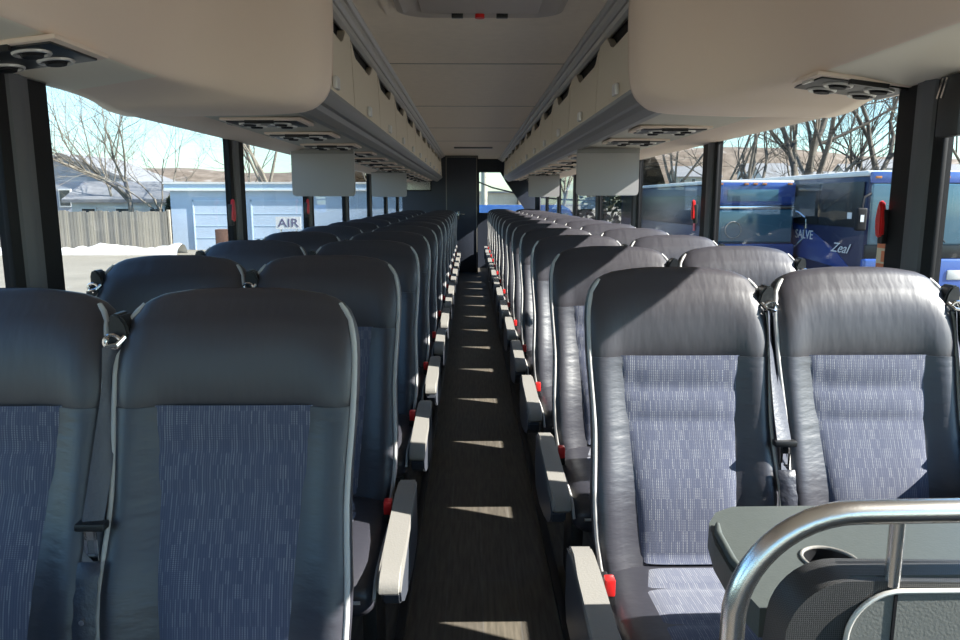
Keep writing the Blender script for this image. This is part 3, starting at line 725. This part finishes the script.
hill(-330, -45, 300, 19.5, 1, 'hill_brown', 'hills')
hill(70, 450, 300, 24.5, 4, 'hill_brown', 'hills')

# snow bank
b = bmesh.new(); rnd = random.Random(3); rows = []
for j in range(9):
    row = []
    for i in range(121):
        x = -40 + 26 * i / 120; t = j / 8
        z = G - .03 + (.42 + .12 * math.sin(x * 1.7) + rnd.uniform(-.07, .07)) * math.sin(math.pi * t) ** .8
        row.append(b.verts.new((x, 34.4 + 1.4 * t + rnd.uniform(-.05, .05), z)))
    rows.append(row)
for a, c in zip(rows, rows[1:]):
    for i in range(120): b.faces.new((a[i], a[i + 1], c[i + 1], c[i]))
obj('snow', b, 'snow', kind='stuff', label='low bank of ploughed white snow along the foot of the fence', cat='snow')

# fence of weathered boards
r = empty('board_fence', (-28, 36, G), label='weathered grey wooden board fence beyond the left windows', cat='fence')
b = bmesh.new(); x = -14
while x < 12.95:
    h = 2.03 + rnd.uniform(-.05, .05); bx(b, x, x + .145, 0, .03, 0, h); x += .16
obj('boards', b, 'fence_wood', r, smooth=False)
b = bmesh.new()
for z in (.4, 1.6): bx(b, -14, 12.95, .031, .09, z, z + .1)
obj('rails', b, 'fence_wood', r, smooth=False)
obj('end_post', box(12.98, 13.12, .0, .14, 0, 2.1, bev=.01), 'fence_wood', r)

# light blue garage
r = empty('blue_garage', (-15.6, 38, G), label='flat-roofed light blue garage building beyond the left windows', cat='building')
obj('walls', box(0, 14.4, 0, 8, 0, 3.12), 'shed_blue', r, smooth=False)
b = bmesh.new(); bx(b, -.25, 14.6, -.25, 8.2, 3.38, 3.48); obj('roof', b, 'white_paint', r)
obj('fascia', box(-.2, 14.5, -.2, 8.1, 3.08, 3.38), 'shed_trim', r)
b = bmesh.new(); bx(b, -.21, 14.52, -.24, -.19, 3.03, 3.10); obj('gutter', b, 'white_paint', r)
for x0, x1 in ((1.2, 3.3), (4.2, 6.9)):
    d = obj('garage_door', box(x0, x1, -.04, 0, 0, 2.5), 'shed_blue', r, smooth=False)
    b = bmesh.new()
    for k in range(1, 4): bx(b, x0 + .1, x1 - .1, -.055, -.04, .62 * k - .02, .62 * k)
    bx(b, x0 - .06, x0, -.06, 0, 0, 2.56); bx(b, x1, x1 + .06, -.06, 0, 0, 2.56); bx(b, x0 - .06, x1 + .06, -.06, 0, 2.5, 2.56)
    obj('panel_frame', b, 'shed_trim', d, smooth=False)

# AIR sign on its post
r = empty('air_sign', (-7.05, 28, G), label='white roadside sign reading AIR in dark letters', cat='sign')
obj('board', box(-.48, .48, -.02, .02, 1.48, 1.95), 'sign_white', r, smooth=False)
text('lettering', 'AIR', .46, (0, -.025, 1.70), (R(90), 0, 0), 'sign_ink', r, sx=1.15)
b = bmesh.new(); cyl(b, (-.3, .04, .85), .03, 1.7, 'z', 10); cyl(b, (.3, .04, .85), .03, 1.7, 'z', 10); obj('post', b, 'steel', r)
r = obj('brick_pier', box(-9.85, -9.3, 27.9, 28.45, G, .12, bev=.02), 'brick', label='short brown brick pier beyond the second left window pillar', cat='pier')
# yellowish lit store wall further back
r = empty('pale_building', (-9.5, 60, G), label='sunlit cream building farther back beyond the left monitor', cat='building')
obj('walls', box(4.2, 14, 0, 8, 0, 3.1), 'concrete', r, smooth=False)
obj('roof', box(4.0, 14.2, -.2, 8.2, 3.1, 3.25), 'roof_tile', r, smooth=False)

# houses
def house(x, y, wx, dy, hw, hr, wall, lab, gable='y', win=3):
    r = empty('house', (x, y, G), label=lab, cat='house')
    obj('walls', box(0, wx, 0, dy, 0, hw), wall, r, smooth=False)
    b = bmesh.new()
    if gable == 'y':
        prism(b, [(0, hw), (wx, hw), (wx / 2, hw + hr)], 'y', .05, dy - .05); g = obj('gable', b, wall, r, smooth=False)
        b = bmesh.new(); prism(b, [(-.4, hw - .2), (wx / 2, hw + hr + .05), (wx + .4, hw - .2), (wx + .4, hw), (wx / 2, hw + hr + .28), (-.4, hw)], 'y', -.4, dy + .4)
    else:
        prism(b, [(0, hw), (dy, hw), (dy / 2, hw + hr)], 'x', .05, wx - .05); g = obj('gable', b, wall, r, smooth=False)
        b = bmesh.new(); prism(b, [(-.4, hw - .2), (dy / 2, hw + hr + .05), (dy + .4, hw - .2), (dy + .4, hw), (dy / 2, hw + hr + .28), (-.4, hw)], 'x', -.4, wx + .4)
    obj('roof', b, 'roof_tile', r, smooth=False)
    for k in range(win):
        x0 = wx * (k + .5) / win - .5
        f = obj('window', box(x0, x0 + 1, -.08, 0, hw - 1.9, hw - .5), 'white_paint', r, smooth=False)
        obj('pane', box(x0 + .1, x0 + .9, -.1, -.08, hw - 1.8, hw - .6), 'dark_glass', f, smooth=False)
house(-37.5, 58, 11.0, 9, 3.9, 2.0, 'house_blue', 'grey house with a broad gabled roof behind the fence', 'y', 3)
house(-25.6, 47, 6.5, 5, 2.6, .9, 'house_white', 'low white shed-like house between the fence end and the garage', 'x', 3)
house(-52, 52, 11, 8, 3.9, 1.7, 'house_white', 'pale house seen left of the near left pillar', 'x', 4)
for i, (x, y, wx, m_, h_) in enumerate(((60, 150, 9, 'house_white', 7.0), (76, 160, 10, 'house_blue', 6.2), (90, 175, 9, 'concrete', 8.6), (103, 165, 12, 'house_white', 7.5), (70, 185, 11, 'house_white', 9.2), (118, 185, 10, 'concrete', 9.0), (128, 170, 9, 'house_white', 7.8), (48, 170, 10, 'concrete', 7.8), (108, 200, 12, 'house_white', 11))):
    house(x, y, wx, 7, h_, 2.2, m_, '%s hillside house far beyond the right windows, %s counting from the left' % ({'house_white': 'white', 'house_blue': 'grey', 'concrete': 'cream'}[m_], ORD[[48, 60, 70, 76, 90, 103, 108, 118, 128].index(x)]), 'x', 4)

# ------------------------------------------------------------------ bare trees
def tree(x, y, h, seed, m, lab, lean=0.0, r0=None, levels=6, spread=.55, fork=1, leany=0.0, first=.33):
    rnd = random.Random(seed); b = bmesh.new(); r0 = (r0 or h * .022) * .8
    def grow(p, d, L, r_, lv):
        n = 4 if lv < 2 else 3; pts = [p.copy()]; rad = [r_]; q = p.copy(); dd = d.copy()
        for k in range(n):
            dd = (dd + Vector((rnd.uniform(-1, 1), rnd.uniform(-1, 1), rnd.uniform(-.5, .8))) * (.10 if lv == 0 else .20)).normalized()
            q = q + dd * (L / n); pts.append(q.copy()); rad.append(r_ * (1 - .42 * (k + 1) / n))
        tube(b, pts, rad, 7 if lv == 0 else (5 if lv < 2 else 3), caps=False)
        if lv >= levels: return
        kids_ = {0: 4, 1: 4, 2: 4, 3: 3, 4: 3}.get(lv, 2)
        for c in range(kids_):
            t = rnd.uniform(.35 if lv else .55, 1.0) if c else 1.0
            i = min(int(t * n), n - 1); f = t * n - i; o_ = pts[i].lerp(pts[i + 1], min(f, 1)); rr = rad[i] + (rad[i + 1] - rad[i]) * min(f, 1)
            ax = Vector((rnd.uniform(-1, 1), rnd.uniform(-1, 1), rnd.uniform(-1, 1))).normalized()
            nd = (dd + ax * (spread + rnd.uniform(0, .45)) + Vector((0, 0, .16))).normalized()
            grow(o_, nd, L * rnd.uniform(.62, .85) if lv else L * rnd.uniform(.8, 1.25), rr * rnd.uniform(.55, .78), lv + 1)
    grow(Vector((0, 0, -.1)), Vector((lean, leany, 1)).normalized(), h * first, r0, 0)
    o = obj('bare_tree', b, m, loc=(x, y, G), label=lab, cat='tree', group='bare winter trees', ang=180)
    return o
tree(-20.2, 44, 11.5, 21, 'bark', 'pale forked bare tree rising behind the wooden fence', -.06, .26, spread=.62)
tree(-17.6, 43.5, 9.0, 8, 'bark', 'leaning bare tree crossing beside the forked one behind the fence', -.45, .16)
tree(-27.5, 41, 10.5, 12, 'bark', 'bare tree behind the fence close to the near left pillar', .15, .15)
tree(-22.8, 47, 11.0, 71, 'bark', 'tall slim bare tree between the gabled house and the forked tree', -.1, .15)
tree(-14.2, 47, 10.5, 72, 'bark', 'bare tree behind the garage roof near its left end', .05, .14)
tree(-36, 45, 12.0, 33, 'bark', 'bare tree seen left of the near left pillar', 0, .2)
tree(-24.5, 50, 9.0, 60, 'bark_dark', 'small dark bare tree in front of the gabled house', .1, .1)
tree(-11.3, 42.5, 11, 44, 'bark', 'thick pale bare tree behind the garage beside the left monitor', -.02, .33)
tree(-6.5, 50, 10, 45, 'bark', 'bare tree behind the cream building on the left', 0, .2)
RT = [(9.9, 26, 9.5, 3, .1, .20, 'bark_dark', 'dark bare tree just past the second right pillar'),
      (12.2, 27.5, 11.5, 14, .12, .34, 'bark_dark', 'thickest dark bare trunk above the nearest parked bus roof'),
      (12.9, 29.5, 10.5, 5, .25, .30, 'bark', 'pale thick bare tree leaning right above the bus roofs'),
      (11.0, 30.5, 9.5, 16, -.05, .16, 'bark', 'slim pale bare tree behind the thick dark trunk'),
      (15.3, 29, 12, 27, .28, .30, 'bark_dark', 'tall dark tree leaning right beside the near right pillar'),
      (17.0, 31, 10, 18, -.12, .16, 'bark_dark', 'slender dark bare tree just left of the near right pillar'),
      (20.5, 30, 11, 19, 0, .25, 'bark', 'bare tree seen right of the near right pillar'),
      (8.0, 31, 10, 20, .05, .18, 'bark', 'bare tree between the second and third right pillars'),
      (6.6, 36, 10, 36, 0, .25, 'bark_dark', 'dark bare tree above the parked bus beside the right monitor'),
      (5.0, 44, 10, 22, .05, .2, 'bark', 'distant bare tree behind the right monitor'),
      (14.2, 34, 9, 51, .35, .14, 'bark', 'low bare tree with long side limbs behind the bus roof'),
      (3.6, 60, 10, 52, .0, .2, 'bark_dark', 'far bare tree between the right monitors')]
for x, y, h, sd, le, r_, m_, lab in RT: tree(x, y, h, sd, m_, lab, le, r_)
# bushy evergreens
def bush(x, y, h, wd, seed, lab):
    rnd = random.Random(seed); b = bmesh.new()
    for k in range(900):
        a = rnd.uniform(0, 6.28); t = rnd.random() ** .7; rr = wd * (1 - t * .75) * rnd.uniform(.4, 1); c = Vector((rr * math.cos(a), rr * math.sin(a), .2 + t * h)); s_ = rnd.uniform(.10, .26)
        d1 = Vector((rnd.uniform(-1, 1), rnd.uniform(-1, 1), rnd.uniform(-1, 1))).normalized() * s_; d2 = d1.orthogonal().normalized() * s_ * .6
        b.faces.new([b.verts.new(c + d1), b.verts.new(c + d2), b.verts.new(c - d1), b.verts.new(c - d2)])
    r = empty('evergreen_shrub', (x, y, G), label=lab, cat='shrub'); obj('foliage', b, 'evergreen', r, smooth=False)
    b = bmesh.new(); tube(b, [(0, 0, -.05), (0, 0, h * .8)], [.09, .03], 7); obj('stem', b, 'bark_dark', r)
bush(-16.9, 41.5, 2.5, .8, 4, 'small green evergreen shrub behind the fence by the leaning tree')
bush(5.9, 33, 5.0, 1.6, 6, 'brown-green evergreen behind the parked buses past the right monitor')

# ------------------------------------------------------------------ parked coaches
def wheel(parent, x, y, z, rr):
    b = bmesh.new(); cyl(b, (x, y, z), rr, .28, 'x', 28); wh = obj('wheel', b, 'rubber', parent)
    b = bmesh.new(); cyl(b, (x - .145, y, z), rr * .55, .03, 'x', 20, r2=rr * .5); obj('hub', b, 'steel', wh)
def coach(name, x0, y0, wid, ln, H, spec, lab):
    r = empty(name, (x0, y0, G), label=lab, cat='bus')
    b = bmesh.new(); rs = []
    for y, ins, top in ((0, .10, .10), (.05, .04, .05), (.20, 0, .01), (ln - .2, 0, .01), (ln, .08, .06)):
        pr = [(ins, .35), (wid - ins, .35), (wid - ins, H - .30), (wid - ins - .06, H - .10), (wid - ins - .22, H - top), (ins + .22, H - top), (ins + .06, H - .10), (ins, H - .30)]
        rs.append([(px, y, pz) for px, pz in pr])
    obj('body', loft(b, rs), spec['body'], r, ang=30)
    return r
# bus B: farther right, its dark side facing us
bb = coach('parked_coach', 9.1, 16.75, 2.55, 12, 3.24, dict(body='bus_navy'), 'blue parked coach with black side windows and white lettering, nearest the right pillar')
obj('side_glass', box(-.015, .01, .12, 11.5, 1.95, 3.02, bev=.02), 'bus_black', bb)
obj('roof_cap', box(.02, 2.53, .06, 11.9, 3.14, 3.27, bev=.05), 'white_paint', bb)
b = bmesh.new(); bx(b, .08, 2.47, -.03, .10, 2.98, 3.24, bev=.04); fc = obj('front_cap', b, 'bus_light_blue', bb)
for x in (.22, .75, 1.27, 1.8, 2.3): obj('marker_light', box(x - .07, x + .07, -.06, -.02, 3.09, 3.14, bev=.01), 'amber', fc)
b = bmesh.new(); bx(b, .10, 2.45, -.04, .06, 1.56, 2.97, bev=.05, seg=3); ws = obj('windshield', b, 'windshield', bb)
b = bmesh.new(); tube(b, [(.9, -.06, 1.62), (.55, -.07, 2.0)], .012, 6); tube(b, [(1.9, -.06, 1.62), (1.5, -.07, 2.05)], .012, 6); obj('wiper', b, 'trim_black', ws)
b = bmesh.new(); ring(b, (.55, -.05, 1.86), .20, .015, 'y', 24, 6); obj('steering_wheel', b, 'rail_grey', ws)
obj('grille_band', box(.06, 2.49, -.03, .06, 1.24, 1.57, bev=.03), 'bus_black', bb)
obj('bumper', box(.02, 2.53, -.08, .1, .38, 1.24, bev=.06, seg=3), 'bus_light_blue', bb)
for x in (.35, 2.2): obj('headlight', box(x - .2, x + .2, -.1, -.06, .75, .98, bev=.03), 'lens', bb)
b = bmesh.new(); bx(b, -.30, -.06, -.22, -.10, 1.90, 2.42, bev=.04, seg=3); tube(b, [(-.15, -.12, 2.40), (-.08, -.05, 2.66), (.1, 0, 2.75)], .03, 6)
mi = obj('mirror', b, 'trim_black', bb); obj('mirror_tag', box(-.22, -.14, -.228, -.22, 2.10, 2.26), 'sign_white', mi, smooth=False)
b = bmesh.new(); prism(b, [(.3, .9), (3.2, 1.05), (5.2, 1.5), (5.6, 1.85), (3.9, 2.02), (2.4, 1.75), (1.2, 1.35)], 'x', -.022, 0); obj('swoosh', b, 'bus_blue', bb, smooth=False)
text('lettering', 'SALVE', .34, (-.03, 2.95, 1.66), (R(90), 0, R(-90)), 'sign_white', bb, sx=1.15)
text('script', 'Zeal', .34, (-.03, 1.0, 1.42), (R(90), 0, R(-90)), 'sign_white', bb, sx=1.4, shear=0.5)
for k in range(1, 6): obj('pillar_line', box(-.022, 0, 2.2 * k, 2.2 * k + .07, 1.98, 3.0), 'trim_black', bb, smooth=False)
for y in (2.6, 9.3, 10.5): wheel(bb, .16, y, .5, .5)
obj('window_sticker', box(-.025, -.01, .55, .75, 2.15, 2.30), 'sign_white', bb, smooth=False)

# bus C: front facing us between the second and near right pillars
cc = coach('parked_coach', 6.55, 20.0, 2.4, 12, 3.09, dict(body='bus_navy'), 'blue parked bus facing the camera with a sunlit windshield edge, left of the lettered coach')
obj('side_glass', box(-.015, .01, .2, 11.4, 1.85, 2.72, bev=.02), 'bus_black', cc)
obj('roof_cap', box(.06, 2.34, .08, 11.9, 3.02, 3.13, bev=.05), 'white_paint', cc)
b = bmesh.new(); bx(b, .04, 2.36, -.05, .15, 2.44, 3.07, bev=.12, seg=4); fc = obj('front_cap', b, 'bus_blue', cc)
for x in (.25, .95, 1.2, 1.45, 2.15): obj('marker_light', box(x - .06, x + .06, -.09, -.04, 3.0, 3.05, bev=.01), 'amber', fc)
obj('destination_glass', box(.45, 1.85, -.07, -.04, 2.56, 2.88, bev=.01), 'windshield', fc)
obj('chrome_strip', box(.05, 2.35, -.08, .0, 2.36, 2.43, bev=.02), 'chrome', cc)
b = bmesh.new(); bx(b, .10, 2.30, -.06, .08, 1.42, 2.34, bev=.06, seg=3); ws = obj('windshield', b, 'windshield', cc)
b = bmesh.new(); ring(b, (.65, -.07, 1.78), .22, .018, 'y', 24, 6); obj('steering_wheel', b, 'rail_grey', ws)
obj('hood', box(.02, 2.38, -.1, .1, .4, 1.40, bev=.08, seg=3), 'bus_blue', cc)
for x in (.3, 2.1): obj('headlight', box(x - .16, x + .16, -.13, -.09, .8, 1.05, bev=.03), 'lens', cc)
b = bmesh.new(); bx(b, 2.52, 2.66, -.35, -.25, 1.6, 2.1, bev=.03); tube(b, [(2.58, -.28, 1.62), (2.45, -.1, 1.4), (2.38, 0, 1.3)], .025, 6); tube(b, [(2.58, -.28, 2.08), (2.45, -.1, 2.25), (2.36, 0, 2.3)], .025, 6)
obj('mirror', b, 'chrome', cc)
b = bmesh.new(); bx(b, -.30, -.14, -.30, -.2, 1.5, 2.1, bev=.03); tube(b, [(-.2, -.25, 1.5), (-.1, -.1, 1.3), (.02, 0, 1.2)], .03, 6); obj('mirror', b, 'chrome', cc)
obj('tail_lamp', box(-.03, -.01, 1.2, 1.35, 1.7, 2.3), 'red', cc)
for y in (2.3, 9.6): wheel(cc, .16, y, .48, .48)

r = empty('parked_van', (-.6, 27, G), label='blue parked van seen low through the rear window', cat='van')
b = bmesh.new(); prism(b, [(0, .35), (5.2, .35), (5.25, 1.1), (4.9, 1.3), (4.3, 2.2), (4.0, 2.4), (.1, 2.4), (0, 2.2)], 'y', 0, 1.9); bmesh.ops.bevel(b, geom=b.edges[:], offset=.06, segments=2, affect='EDGES')
obj('body', b, 'van_blue', r)
for x0, x1 in ((.4, 1.9), (2.1, 3.2), (3.35, 4.2)): obj('window', box(x0, x1, -.012, .0, 1.45, 2.1, bev=.004), 'windshield', r)
for x in (.9, 4.2):
    b = bmesh.new(); cyl(b, (x, .06, .36), .36, .22, 'y', 24); wh = obj('wheel', b, 'rubber', r); b = bmesh.new(); cyl(b, (x, -.06, .36), .2, .02, 'y', 16); obj('hub', b, 'steel', wh)
# things beyond the rear window
r = empty('utility_pole', (.55, 32, G), label='pale utility pole with a crossarm seen through the rear window', cat='pole')
b = bmesh.new(); cyl(b, (0, 0, 4), .14, 8, 'z', 12); obj('shaft', b, 'concrete', r)
b = bmesh.new(); bx(b, -.7, .7, -.06, .06, 4.6, 4.75); obj('crossarm', b, 'bark', r)
b = bmesh.new(); tube(b, [(-3, 0, 4.6), (-1.5, 0, 3.7), (0, 0, 3.1), (1.5, 0, 2.75), (3, 0, 2.6), (4.5, 0, 2.55)], .035, 6)
obj('overhead_cable', b, 'trim_black', loc=(.9, 31.5, G), label='black cable sagging across the rear window view', cat='cable')
